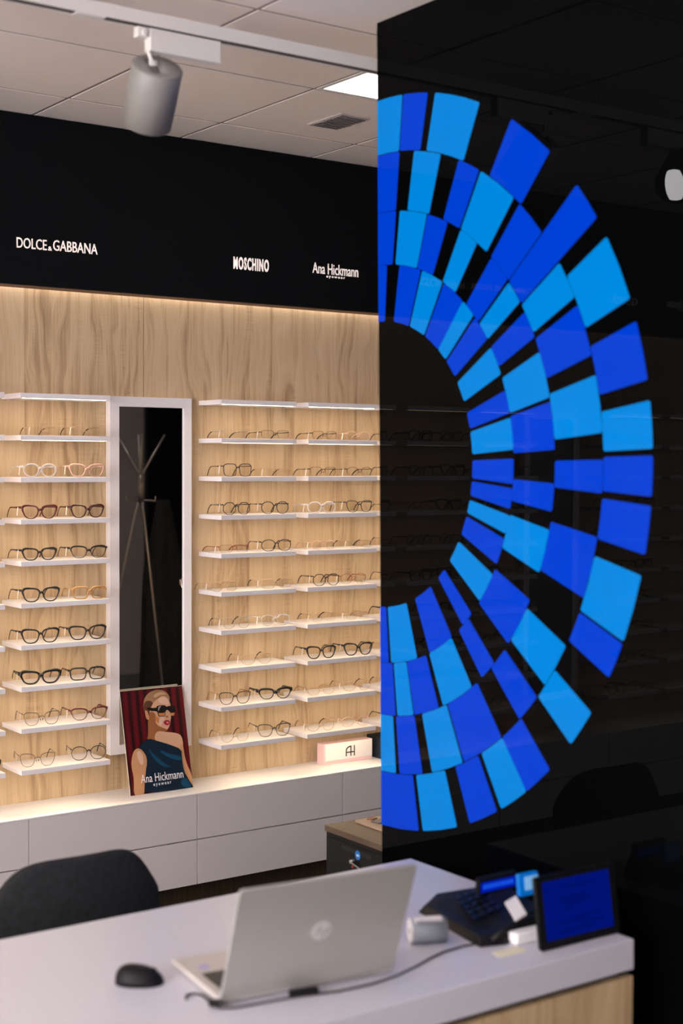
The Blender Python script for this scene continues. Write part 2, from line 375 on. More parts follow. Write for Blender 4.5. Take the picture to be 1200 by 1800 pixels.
def make_glasses(shape, kind, fc, tc, W, h, name='eyeglasses'):
    e = bpy.data.objects.new(name, None); C.objects.link(e)
    h = h/1000*1.07
    tk = {'xthick': .0055, 'thick': .0036, 'mid': .0022, 'thin': .0015, 'half': .0014, 'rimless': .0005}[kind]
    dp = {'xthick': .005, 'thick': .0042, 'mid': .003, 'thin': .0014, 'half': .0016, 'rimless': .0006}[kind]
    gap = (.010 if 'cat' in shape else .013) if kind in ('xthick', 'thick', 'mid') else .016
    lw = (W-gap)/2-.003; lh = h-2*tk if kind != 'rimless' else h
    cx = gap/2+lw/2; top = 0
    cen = [(cx, 1), (-cx, -1)]
    def Y(x): return -.0+.9*x*x        # gentle wrap of the front
    cont = contour(shape, lw, lh)
    z0 = -min(z for x, z in cont)+tk
    front = MB(); lens = []
    mf = EYE[fc]
    n = len(cont)
    for c0, sg in cen:
        vs = []
        for i, (x, z) in enumerate(cont):
            xa, za = cont[i-1]; xb, zb = cont[(i+1)%n]
            nx, nz = (zb-za), -(xb-xa); l = math.hypot(nx, nz) or 1; nx /= l; nz /= l
            up = max(0, z/(lh/2)); t = tk
            if kind in ('thick', 'xthick'): t = tk*(1+.55*up+ (.7*up*max(0, x/(lw/2)) if 'cat' in shape else 0))
            if shape == 'browcat': t = tk*(.45+1.1*up)
            if kind in ('mid', 'thin'): t = tk*(.85+.5*up)
            if kind == 'half': t = tk if z > -lh*.05 else .0003
            X1, Z1 = c0+sg*x, z+z0; X2, Z2 = c0+sg*(x+nx*t), z+nz*t+z0
            vs += [(X1, Y(X1)-dp/2, Z1), (X2, Y(X2)-dp/2, Z2), (X2, Y(X2)+dp/2, Z2), (X1, Y(X1)+dp/2, Z1)]
        fs = []
        for i in range(n):
            j = (i+1)%n
            for k in range(4): fs.append((i*4+k, i*4+(k+1)%4, j*4+(k+1)%4, j*4+k))
        front.add(vs, fs, True)
        lb = MB(); pts = [(c0+sg*x*.995, Y(c0+sg*x*.995)-.0006, z*.995+z0) for x, z in cont]; lb.prism(pts, (0, .0012, 0)); lens.append(lb)
    zb = z0+lh*.18
    br = tk*1.1 if kind in ('xthick', 'thick', 'mid') else .0010
    xi = cx-lw/2
    front.tube([(-xi-.0015, Y(xi), zb-.002), (-xi*.5, Y(xi)-.001, zb+.002), (0, -.001, zb+.0035), (xi*.5, Y(xi)-.001, zb+.002), (xi+.0015, Y(xi), zb-.002)], br, 8)
    if kind in ('thin', 'half', 'rimless'):       # nose pads
        for sg in (1, -1): front.tube([(sg*(xi-.001), .001, z0+lh*.02), (sg*(xi-.004), .006, z0-lh*.04), (sg*(xi-.004), .007, z0-lh*.14)], [.0006, .0016, .0010], 6)
    front.build('frame_front' if kind != 'rimless' else 'bridge', mf, e)
    for lb in lens: lb.build('lens', m_lens, e)
    zh = z0+lh*(.34 if kind != 'half' else .3)
    xo = cx+lw/2+tk+(.003 if 'cat' in shape else .0)
    th = {'xthick': .0075, 'thick': .0042, 'mid': .0024, 'thin': .0014, 'half': .0018, 'rimless': .0016}[kind]
    for sg in (1, -1):
        x = sg*xo
        hz = zh+(.004 if 'cat' in shape else 0)
        t = MB(); pth = [(x-sg*.002, Y(xo)-.001, hz), (x, Y(xo)+.006, hz), (x, Y(xo)+.045, hz-.001), (x-sg*.002, Y(xo)+.088, hz-.0015)]
        t.tube(pth, [th, th, th*.75, th*.62], 8, flat=.42)
        t.build('temple', EYE[tc if kind in ('thick', 'xthick', 'mid') else (fc if fc in ('gold', 'steel', 'pinkgold') else tc)], e)
        q = MB(); q.tube([(x-sg*.002, Y(xo)+.087, hz-.0015), (x-sg*.003, Y(xo)+.100, hz-.004), (x-sg*.005, Y(xo)+.118, hz*.55), (x-sg*.007, Y(xo)+.131, .0035)],
                 [max(th*.62, .0018), .0022, .0026, .0028], 8, flat=.5)
        q.build('temple_tip', EYE[tc], e)
    p = MB(); p.obox((-xo-.0035, .028, hz-min(.030, hz-.002)), (.0006, 0, 0), (.0, .0055, 0), (0, -.008, min(.031, hz-.001))); p.build('price_tag', m_tag, e)
    return e
SHELFWARE = {}
SHELFWARE['left of the mirror'] = [
    (1, 0.055, 0.147, 'square', 'rimless', 'gold', 'brown', 0, 32, 'rimless rectangular'),
    (1, 0.214, 0.323, 'square', 'rimless', 'gold', 'black', 0, 34, 'rimless rectangular dark-tipped'),
    (2, 0.021, 0.149, 'round', 'thick', 'clear', 'clear', -2, 44, 'clear round thick-rimmed'),
    (2, 0.200, 0.336, 'cat', 'thick', 'pink', 'pink', 2, 42, 'pale pink cat-eye'),
    (3, 0.016, 0.151, 'cat', 'thick', 'wine', 'wine', -2, 44, 'dark red cat-eye'),
    (3, 0.205, 0.334, 'cat', 'thick', 'winedark', 'winedark', 2, 43, 'dark red angular cat-eye'),
    (4, 0.016, 0.147, 'cat', 'thick', 'black', 'black', -1, 40, 'black narrow cat-eye'),
    (4, 0.205, 0.346, 'browcat', 'thick', 'black', 'black', 4, 42, 'black browline'),
    (5, 0.016, 0.158, 'cat', 'thick', 'black', 'black', 0, 46, 'black cat-eye'),
    (5, 0.214, 0.346, 'square', 'thick', 'amber', 'amber', 6, 42, 'amber brown'),
    (6, 0.010, 0.160, 'cat', 'thick', 'black', 'black', 2, 47, 'black-and-red cat-eye'),
    (6, 0.200, 0.343, 'cat', 'thick', 'black', 'black', 6, 46, 'black cat-eye'),
    (7, 0.016, 0.162, 'cat', 'xthick', 'black', 'black', 10, 44, 'heavy black cat-eye'),
    (7, 0.205, 0.341, 'square', 'thick', 'black', 'black', 9, 43, 'black squarish'),
    (8, 0.025, 0.160, 'cat', 'thin', 'black', 'black', 10, 44, 'thin black'),
    (8, 0.209, 0.348, 'browcat', 'thick', 'wine', 'wine', 8, 42, 'dark red'),
    (9, 0.012, 0.143, 'cat', 'thin', 'black', 'black', 14, 44, 'thin black cat-eye'),
    (9, 0.214, 0.346, 'round', 'mid', 'black', 'black', 16, 48, 'black round'),
]
SHELFWARE['just right of the mirror'] = [
    (1, 0.025, 0.144, 'square', 'rimless', 'steel', 'black', 0, 30, 'rimless dark-tipped'),
    (1, 0.202, 0.337, 'square', 'half', 'brown', 'black', 2, 32, 'brown half-rim'),
    (2, 0.027, 0.160, 'square', 'mid', 'black', 'brown', 0, 47, 'black square'),
    (2, 0.223, 0.350, 'square', 'rimless', 'gold', 'brown', 0, 32, 'rimless'),
    (3, 0.027, 0.152, 'hex', 'mid', 'black', 'black', 0, 46, 'black hexagonal'),
    (3, 0.207, 0.334, 'round', 'mid', 'black', 'black', 4, 46, 'black rounded'),
    (4, 0.009, 0.152, 'square', 'half', 'red', 'red', -2, 30, 'red half-rim'),
    (4, 0.207, 0.348, 'round', 'mid', 'black', 'black', 3, 44, 'black rounded cat-eye'),
    (5, -0.031, 0.097, 'round', 'thin', 'gold', 'gold', 0, 36, 'thin gold round'),
    (5, 0.207, 0.353, 'square', 'thin', 'gold', 'black', 5, 36, 'thin gold dark-tipped'),
    (6, 0.030, 0.152, 'round', 'thin', 'steel', 'black', 3, 42, 'thin steel round'),
    (6, 0.205, 0.342, 'round', 'mid', 'clear', 'clear', 3, 42, 'clear round'),
    (7, 0.118, 0.256, 'round', 'thin', 'gold', 'black', 6, 42, 'thin gold round'),
    (8, 0.020, 0.157, 'cat', 'mid', 'black', 'amber', 9, 44, 'black squarish cat-eye'),
    (8, 0.210, 0.348, 'browcat', 'xthick', 'black', 'black', 13, 42, 'heavy black'),
    (9, 0.027, 0.149, 'round', 'thin', 'gold', 'black', 8, 42, 'thin gold round'),
    (9, 0.205, 0.348, 'cat', 'mid', 'black', 'black', 15, 46, 'black cat-eye'),
]
SHELFWARE['beside the black glass'] = [
    (1, 0.035, 0.159, 'square', 'half', 'brown', 'black', 0, 32, 'brown half-rim'),
    (1, 0.205, 0.328, 'round', 'half', 'pinkgold', 'pinkgold', 0, 34, 'rose-gold half-rim'),
    (2, 0.024, 0.156, 'square', 'half', 'brown', 'black', 0, 36, 'brown half-rim'),
    (2, 0.208, 0.340, 'round', 'half', 'brown', 'black', 0, 36, 'brown rounded half-rim'),
    (3, 0.021, 0.154, 'hex', 'thick', 'clear', 'clear', 4, 42, 'translucent white hexagonal'),
    (3, 0.211, 0.340, 'cat', 'mid', 'black', 'black', 3, 44, 'black squarish'),
    (4, 0.035, 0.154, 'round', 'thin', 'pinkgold', 'pinkgold', 2, 34, 'thin pale gold'),
    (4, 0.223, 0.345, 'square', 'rimless', 'gold', 'black', 2, 32, 'rimless black-templed'),
    (5, 0.046, 0.174, 'hex', 'mid', 'black', 'black', 3, 46, 'black hexagonal'),
    (5, 0.182, 0.313, 'round', 'half', 'red', 'red', 3, 42, 'red half-rim'),
    (6, 0.041, 0.159, 'round', 'rimless', 'gold', 'black', 5, 34, 'rimless'),
    (6, 0.211, 0.328, 'square', 'rimless', 'gold', 'gold', 3, 30, 'rimless gold'),
    (7, 0.024, 0.156, 'cat', 'thick', 'black', 'black', 8, 46, 'black cat-eye'),
    (7, 0.211, 0.345, 'cat', 'thick', 'black', 'black', 9, 46, 'black cat-eye'),
    (8, 0.027, 0.154, 'round', 'thin', 'gold', 'gold', 8, 32, 'thin gold'),
    (8, 0.205, 0.340, 'round', 'thin', 'gold', 'brown', 8, 40, 'thin gold round'),
    (9, 0.027, 0.154, 'round', 'thin', 'gold', 'brown', 10, 38, 'thin gold'),
    (9, 0.199, 0.334, 'round', 'thin', 'pinkgold', 'pinkgold', 10, 38, 'thin rose-gold'),
]

COLWORD = {'black': 'black', 'wine': 'dark red', 'winedark': 'dark red'}
cache = {}
def place_glasses(x, z, W, shape, kind, fc, tc, rot, h, label, group, y=4.845):
    key = (shape, kind, fc, tc, round(W, 2), h, 'mirrored' in label)
    if key in cache: e = copy_tree(cache[key])   # obj.copy() of the empty and every part
    else: e = make_glasses(shape, kind, fc, tc, W, h); cache[key] = e
    e.location = (x, y, z+.0003); e.rotation_euler = (0, 0, math.radians(rot)); tag(e, label, 'glasses', group); return e
SIDE = ['left', 'right']
for nm, x0 in LEFTS[:3]:
    seen = {}
    for (r, a, b, sh, kd, fc, tc, rot, hh, ds) in SHELFWARE[nm]:
        k = seen.get(r, 0); seen[r] = k+1
        lab = '%s glasses, %s pair on the %s shelf, column %s' % (ds, SIDE[k], ORD[r], nm)
        if sum(1 for q in SHELFWARE[nm] if q[0] == r) == 1: lab = '%s glasses, alone on the %s shelf, column %s' % (ds, ORD[r], nm)
        W = min(b-a, .142)
        xx = (a+b)/2+x0+(0 if nm != 'just right of the mirror' else -.005)
        place_glasses(xx, ZT-PITCH*r+H, W, sh, kd, fc, tc, -rot*.9, hh, lab, 'eyeglasses on the lit wall shelves', y=4.848+abs(math.sin(math.radians(rot)))*W*.45)
KINDS = [('cat', 'thick', 'black', 'black', 44), ('square', 'half', 'brown', 'black', 36), ('round', 'mid', 'black', 'black', 44), ('hex', 'mid', 'black', 'black', 46),
         ('round', 'thin', 'gold', 'black', 42), ('square', 'thick', 'winedark', 'winedark', 42)]
for r in range(1, 10):       # right-hand pair of the column at the left edge, left-hand pair behind the glass edge
    K = KINDS[0] if r in (3, 9) else KINDS[(r*5) % 6]
    place_glasses(1.653+.268, ZT-PITCH*r+H, .13, K[0], K[1], K[2], K[3], -(-6 if r < 9 else 10), K[4], 'black-tipped glasses peeking in at the left photo edge, %s shelf' % ORD[r], 'eyeglasses on the lit wall shelves')
    K = KINDS[(1, 1, 2, 1, 4, 3, 0, 4, 4, 2)[r]]
    place_glasses(3.690+.073, ZT-PITCH*r+H, .13, K[0], K[1], K[2], 'black', -4, K[4], 'dark temple end of glasses showing at the glass edge, %s shelf' % ORD[r], 'eyeglasses on the lit wall shelves')
for x in REFL[:4]:
    for r in range(1, 10):
        for k in (0, 1):
            K = random.choice(KINDS)
            g_e = place_glasses(x+.085+k*.175+random.uniform(-.012, .012), ZT-PITCH*r+H, .135, *K[:4], -random.uniform(-6, 8), K[4], 'pair of glasses seen only mirrored in the black glass partition', 'glasses mirrored in the black glass')
            for c in [c for c in g_e.children if c.name.startswith('lens')]: bpy.data.objects.remove(c)     # shown without demo lenses

# ------------------------------------------------------------------ mirrors on the wall
def wall_mirror(dx, label):
    e = empty('wall_mirror', (2.4783+dx, 4.965, H-1.1162), label, 'mirror')
    W, Hh = .3519, 1.3631; fr = MB()
    a, b, c, d = .0385, .0345, W-.033, Hh-.038
    fr.box(0, W, 0, .0345, 0, b); fr.box(0, W, 0, .0345, d, Hh); fr.box(0, a, 0, .0345, b, d); fr.box(c, W, 0, .0345, b, d)
    fr.build('frame', m_board, e)
    MB().box(a, c, .008, .014, b, d).build('mirror_glass', m_mirror, e)
wall_mirror(0, 'tall narrow white-framed mirror between the shelf columns, behind the poster')
wall_mirror(-2.442, 'second white-framed wall mirror, seen only reflected in the black glass')

# ------------------------------------------------------------------ wall-hung drawers and worktop
ct = tag(MB().box(-1.5, 4.78, 4.768, 4.9995, H-1.264, H-1.2575).build('worktop', m_white, bevel=.001, seg=1), 'thin white worktop running along the wall over the drawers', 'worktop')
u0 = None
for k in range(-5, 4):
    x = 2.0640+.6815*k
    if k == -5:
        u0 = empty('drawer_unit', (x, 4.77, H-1.6085), '', 'drawers')
        MB().box(.004, .6775, .019, .2295, 0, .344).build('carcass', m_drawer, u0)
        for z in (0, .1735): MB().box(.0012, .6803, 0, .018, z+.001, z+.1705).build('drawer_front', m_drawer, u0, bevel=.0012, seg=1)
        u = u0
    else:
        u = copy_tree(u0); u.location.x = x
    u['group'] = 'wall-hung drawer units'
    u['label'] = {0: 'grey-white drawer unit under the poster, second from the left', -1: 'grey-white drawer unit cut by the left photo edge, behind the chair',
                  1: 'grey-white drawer unit right of the poster, above the laptop', 2: 'grey-white drawer unit under the pink box, behind the black cabinet'}.get(k, 'grey-white drawer unit hidden by the partition or outside the view')

# ------------------------------------------------------------------ things on the worktop
# poster: a printed board leaning on the mirror
PB = Vector((2.5119, 4.866, H-1.2570)); ex = Vector((.27, -.0012, 0)).normalized()
tilt = Vector((0, .0885, .386)).normalized(); PW, PH = .269, .3945
nrm = ex.cross(tilt).normalized()        # towards the viewer (-y)
pe = empty('poster_board', PB, 'leaning poster of a woman in sunglasses and blue dress on red', 'poster')
def homog(src, dst):
    A = []
    for (x, y), (u, v_) in zip(src, dst):
        A.append([x, y, 1, 0, 0, 0, -u*x, -u*y, -u]); A.append([0, 0, 0, x, y, 1, -v_*x, -v_*y, -v_])
    return np.linalg.svd(np.array(A, float))[2][-1].reshape(3, 3)
HM = homog([(62, 200), (955, 120), (1070, 1590), (130, 1705)], [(0, PH), (PW, PH), (PW, 0), (0, 0)])
def pp(x, y, off=.0):
    q = HM@np.array([x, y, 1.0]); a, b = q[0]/q[2], q[1]/q[2]; a = min(max(a, .0002), PW-.0002); b = min(max(b, .0002), PH-.0002)
    return ex*a+tilt*b+nrm*off
MB().prism([ex*0, ex*PW, ex*PW+tilt*PH, tilt*PH], -nrm*.004).build('backing_board', mat('cream_card', (.75, .68, .58), .7), pe)
MB().prism([ex*.0003+tilt*.0003+nrm*.0002, ex*(PW-.0003)+tilt*.0003+nrm*.0002, ex*(PW-.0003)+tilt*(PH-.0015)+nrm*.0002, ex*.0003+tilt*(PH-.0015)+nrm*.0002], nrm*.0001).build('printed_background', m_curtain, pe)
lvl = [.0004]
def pmat(n, c): return mat('print_'+n, c, .35)
PM = dict(skin=pmat('skin', (.58, .33, .22)), skins=pmat('skin_shade', (.30, .11, .04)), arm=pmat('skin_arm', (.55, .28, .14)), hair=pmat('hair', (.30, .17, .09)), haird=pmat('hair_dark', (.10, .045, .02)),
          dress=pmat('dress', (.003, .014, .032)), dressh=pmat('dress_sheen', (.004, .055, .12)), sun=pmat('sunglasses', (.008, .005, .006)), orange=pmat('lens_tint', (.55, .20, .06)),
          lip=pmat('lips', (.32, .015, .04)), lips=pmat('lip_light', (.62, .16, .20)), light=pmat('skin_light', (.66, .42, .33)), hairl=pmat('hair_light', (.46, .29, .17)), glint=pmat('glint', (.30, .26, .28)))
def smooth_poly(p, it=2):
    for _ in range(it):
        q = []
        for i in range(len(p)):
            a, b = p[i], p[(i+1)%len(p)]
            q += [(a[0]*.75+b[0]*.25, a[1]*.75+b[1]*.25), (a[0]*.25+b[0]*.75, a[1]*.25+b[1]*.75)]
        p = q
    return p
def pr_poly(name, mt, pts, sm=2):
    lvl[0] += .00022
    MB().prism([pp(x, y, lvl[0]) for x, y in (smooth_poly(pts, sm) if sm else pts)], nrm*.0002).build(name, PM[mt], pe)
pr_poly('printed_neck', 'skins', [(440,560),(520,600),(640,740),(690,770),(700,900),(560,960),(410,900),(440,800)])
pr_poly('printed_collarbone', 'skins', [(560,860),(620,800),(660,880),(640,950),(570,930)])
pr_poly('printed_shoulder', 'skin', [(560,760),(660,770),(800,785),(890,805),(930,860),(945,980),(905,1060),(740,1010),(560,930),(520,860)])
pr_poly('printed_arm', 'arm', [(890,940),(940,960),(955,1120),(990,1260),(1050,1390),(1068,1560),(1055,1600),(990,1480),(920,1370),(900,1150)])
pr_poly('printed_arm', 'arm', [(190,1090),(230,1020),(300,1000),(360,1060),(400,1150),(400,1300),(360,1400),(345,1540),(330,1720),(170,1720),(195,1450),(160,1250)])
pr_poly('printed_arm_light', 'light', [(250,1060),(300,1040),(340,1100),(350,1220),(310,1260),(270,1180)])
pr_poly('printed_hair', 'hair', [(400,500),(385,430),(390,330),(430,260),(500,205),(590,180),(690,190),(750,245),(775,310),(740,360),(600,420),(500,470),(440,500)])
pr_poly('printed_hair_shade', 'haird', [(390,470),(390,380),(430,330),(520,340),(520,420),(480,500),(440,510)])
pr_poly('printed_face', 'skin', [(600,300),(660,265),(720,280),(765,340),(782,440),(778,540),(768,620),(745,700),(705,755),(640,750),(550,690),(480,610),(455,540),(480,450),(530,360)])
pr_poly('printed_cheek_shade', 'skins', [(470,480),(540,500),(560,570),(540,640),(600,700),(640,745),(570,705),(490,630),(450,560)])
pr_poly('printed_ear', 'arm', [(398,475),(430,465),(450,520),(462,590),(440,605),(410,580)])
pr_poly('printed_jaw_shade', 'skins', [(590,690),(640,715),(700,735),(720,745),(700,765),(640,765),(580,730)])
pr_poly('printed_forehead_light', 'light', [(620,300),(690,285),(745,330),(755,385),(700,385),(620,370),(600,340)])
pr_poly('printed_cheek_light', 'light', [(610,575),(670,560),(690,600),(650,630),(620,700),(590,650)])
pr_poly('printed_cheek_glow', 'orange', [(540,560),(590,560),(600,600),(590,660),(550,620)])
pr_poly('printed_hair_strand', 'hairl', [(520,270),(600,215),(680,215),(730,255),(640,250),(560,300)])
pr_poly('printed_lens_tint', 'orange', [(580,470),(685,470),(683,548),(590,552),(582,520)], 1)
pr_poly('printed_lens_tint', 'orange', [(752,470),(828,470),(822,548),(765,545)], 1)
pr_poly('printed_sunglasses', 'sun', [(405,425),(560,440),(580,402),(690,396),(715,425),(735,408),(835,403),(842,470),(828,505),(765,508),(738,470),(710,462),(688,505),(590,512),(565,480),(470,480)], 1)
pr_poly('printed_lens_rim', 'sun', [(578,500),(590,552),(600,558),(684,554),(694,500),(686,500),(678,546),(602,549),(590,505)], 0)
pr_poly('printed_glint', 'glint', [(592,415),(640,405),(625,425),(605,450),(595,490),(588,460)])
pr_poly('printed_nose', 'skins', [(690,540),(725,550),(735,570),(700,575)])
pr_poly('printed_lips', 'lip', [(652,640),(690,605),(750,612),(752,655),(722,685),(680,675)])
pr_poly('printed_lip_light', 'lips', [(690,632),(735,630),(735,655),(705,660)])
pr_poly('printed_dress', 'dress', [(425,865),(560,905),(750,965),(903,1028),(905,1150),(925,1340),(970,1430),(1068,1600),(1060,1610),(330,1690),(350,1500),(365,1330),(392,1220),(385,1110),(340,1030),(265,1005),(330,930)], 1)
pr_poly('printed_dress_sheen', 'dressh', [(415,985),(440,1080),(520,1200),(640,1290),(760,1290),(640,1230),(540,1140),(450,1050)])
pr_poly('printed_dress_sheen', 'dressh', [(560,1020),(740,1100),(900,1130),(900,1200),(760,1170),(640,1110)])
pr_poly('printed_dress_sheen', 'dressh', [(860,1500),(960,1430),(1055,1590),(920,1600)])
lvl[0] += .0004
tm = MB()
b0, b1 = pp(285, 1520, lvl[0]), pp(918, 1448, lvl[0]); put_text(tm, 'Ana Hickmann', b0, (b1-b0).normalized(), tilt, (b1-b0).length, .0315, .0004)
b0, b1 = pp(468, 1580, lvl[0]), pp(735, 1545, lvl[0]); put_text(tm, 'eyewear', b0, (b1-b0).normalized(), tilt, (b1-b0).length, .0125, .0004, .01, 1.5)
tm.build('printed_lettering', m_paper, pe)
# pink and white brand box
bx = empty('brand_box', (3.4304, 4.9125, H-1.2572), 'pink and white box with black two-letter monogram standing on the worktop', 'box')
MB().box(0, .2495, 0, .05, 0, .0855).build('box_body', m_pink, bx, bevel=.0008, seg=1)
MB().box(.008, .2490, -.0008, 0, .014, .0848).build('white_face', m_cardw, bx)
mg = MB(); ox, oz, sx = .1135, .026, .00232
def stroke(p, w=.0050):
    for a, b in zip(p[:-1], p[1:]):
        a, b = Vector(a), Vector(b); d = (b-a).normalized(); n = Vector((-d.z, 0, d.x)); a2 = a-d*w*.4; b2 = b+d*w*.4
        mg.prism([a2-n*w/2, b2-n*w/2, b2+n*w/2, a2+n*w/2], (0, -.0006, 0))
def g(x, z): return (ox+x, -.0009, oz+z)
stroke([g(0, 0), g(0, .022)] + [g(.020-.020*math.cos(t), .022+.016*math.sin(t)) for t in (.35, .7, 1.05, 1.35)] + [g(.024, .0385)])
stroke([g(.024, .0395), g(.024, 0)]); stroke([g(0, .0145), g(.042, .0145)]); stroke([g(.042, .0395), g(.042, -.001)])
mg.build('monogram', m_ink, bx)
struct(MB().box(-1.5, 4.78, 4.90, 4.998, .002, H-1.612).build('trim_2', noise_mat('shade_board', (.030, .018, .009), (.05, .032, .016), 3, .6, stretch=(40, 3, 1))))  # dark board added where the oak wall lies in shade under the drawers
dk = tag(MB().box(3.70, 3.93, 4.86, 4.98, H-1.2575, H-1.165).build('storage_box', m_navy, bevel=.003), 'dark navy box on the worktop half hidden by the glass edge', 'box')

# ------------------------------------------------------------------ black glass partition with the blue mosaic
XG = 2.490
def edgeY(z): return XG*1.3232+.0186*z
ge = empty('glass_partition', (XG, 0, H), 'black glossy glass partition decorated with half a ring of blue tiles', 'partition')
z0, z1 = -H+.0005, 1.2415
MB().prism([(0, .9, z0), (0, edgeY(z0), z0), (0, edgeY(z1), z1), (0, .9, z1)], (.012, 0, 0)).build('glass_pane', m_glass_blk, ge)
yc, zc = XG*1.3233, -.0022*XG
RAD = {'A': (.3510, .4127), 'B': (.2857, .3505), 'C': (.2258, .2855), 'D': (.1622, .2257)}
RAD['AB'] = (.2862, .4127)
TILES = [('A', 'L', -1.0, 5.4), ('A', 'D', 5.6, 11.7), ('A', 'L', 13.5, 24.2), ('A', 'D', 31.9, 41.7),
  ('AB', 'D', 49.1, 55.3), ('A', 'L', 58.5, 68.0), ('A', 'D', 71.1, 79.0), ('A', 'L', 81.6, 87.8),
  ('A', 'D', 88.6, 93.9), ('A', 'D', 95.0, 101.4), ('A', 'L', 104.1, 113.4), ('A', 'D', 113.7, 119.0),
  ('A', 'L', 124.9, 131.1), ('A', 'D', 136.8, 142.9), ('A', 'L', 142.9, 149.2), ('A', 'D', 150.2, 156.9),
  ('A', 'L', 160.0, 168.4), ('A', 'D', 169.4, 179), ('B', 'D', -1.0, 5.6), ('B', 'L', 9.9, 17.7),
  ('B', 'D', 22.9, 28.9), ('B', 'L', 29.4, 39.5), ('B', 'D', 41.3, 48.9), ('B', 'L', 55.6, 62.4),
  ('B', 'D', 63.8, 72.5), ('B', 'L', 75.7, 84.9), ('B', 'D', 89.0, 94.3), ('B', 'D', 101.1, 111.3),
  ('B', 'L', 120.1, 128.5), ('B', 'D', 131.3, 137.3), ('B', 'D', 143.0, 154.3), ('B', 'L', 154.7, 163.7),
  ('B', 'D', 166.5, 173.3), ('B', 'L', 174.4, 179), ('C', 'D', -1.0, 5.7), ('C', 'L', 7.1, 17.0),
  ('C', 'D', 17.3, 24.6), ('C', 'L', 29.4, 35.8), ('C', 'D', 41.5, 48.6), ('C', 'L', 49.3, 54.8),
  ('C', 'D', 57.3, 63.4), ('C', 'L', 66.7, 76.4), ('C', 'D', 77.2, 86.9), ('C', 'D', 93.5, 99.2),
  ('C', 'L', 102.8, 112.0), ('C', 'D', 118.2, 129.7), ('C', 'D', 135.8, 141.1), ('C', 'L', 145.0, 155.9),
  ('C', 'D', 157.5, 166.5), ('C', 'L', 166.8, 172.7), ('C', 'D', 173.3, 179), ('D', 'D', -1.0, 3.1),
  ('D', 'D', 9.0, 18.9), ('D', 'L', 19.6, 29.4), ('D', 'D', 30.1, 39.8), ('D', 'L', 39.8, 45.9),
  ('D', 'D', 46.8, 54.6), ('D', 'L', 57.3, 65.6), ('D', 'D', 70.1, 76.4), ('D', 'L', 77.5, 86.0),
  ('D', 'D', 88.2, 94.9), ('D', 'D', 95.9, 101.4), ('D', 'L', 103.0, 108.1), ('D', 'D', 109.4, 116.9),
  ('D', 'L', 120.0, 129.1), ('D', 'D', 133.9, 138.9), ('D', 'D', 144.7, 155.7), ('D', 'L', 161.6, 173.9),
  ('D', 'D', 175.0, 179)]
def tile(ring, col, a0, a1):
    r0, r1 = RAD[ring]; r0 = r0*XG+.0005; r1 = r1*XG-.0005
    e0, e1 = a0 < -.05, a1 > 178
    A0 = math.radians(-1.0 if e0 else a0); A1 = math.radians(178.95 if e1 else a1)
    g_ = .0007; cr = .006
    def P(r, a): return (yc-r*math.sin(a), zc+r*math.cos(a))
    pts = []
    def corner(r, a, dr, da):   # rounded corner, dr/da = inward directions
        pc = (r+dr*cr, a+da*cr/r)
        return [P(pc[0]-dr*cr*math.sin(t), pc[1]-da*cr/r*math.cos(t)) for t in (0, .4, .8, 1.2, PI/2)]
    aa0 = A0+(0 if e0 else g_/r1); aa1 = A1-(0 if e1 else g_/r1)
    c = corner(r1, aa0, -1, 1) if not e0 else [P(r1, A0)]
    pts += c
    k = max(2, int((aa1-aa0)/.06))
    pts += [P(r1, aa0+cr/r1+(aa1-aa0-2*cr/r1)*i/k) for i in range(1, k)]
    pts += corner(r1, aa1, -1, -1)[::-1] if not e1 else [P(r1, A1)]
    pts += corner(r0, aa1, 1, -1) if not e1 else [P(r0, A1)]
    pts += [P(r0, aa1-cr/r0-(aa1-aa0-2*cr/r0)*i/k) for i in range(1, k)]
    pts += corner(r0, aa0, 1, 1)[::-1] if not e0 else [P(r0, A0)]
    MB().prism([(0, y, z) for y, z in pts], (-.0012, 0, 0)).build('blue_tile', m_tileL if col == 'L' else m_tileD, ge)
for t in TILES: tile(*t)

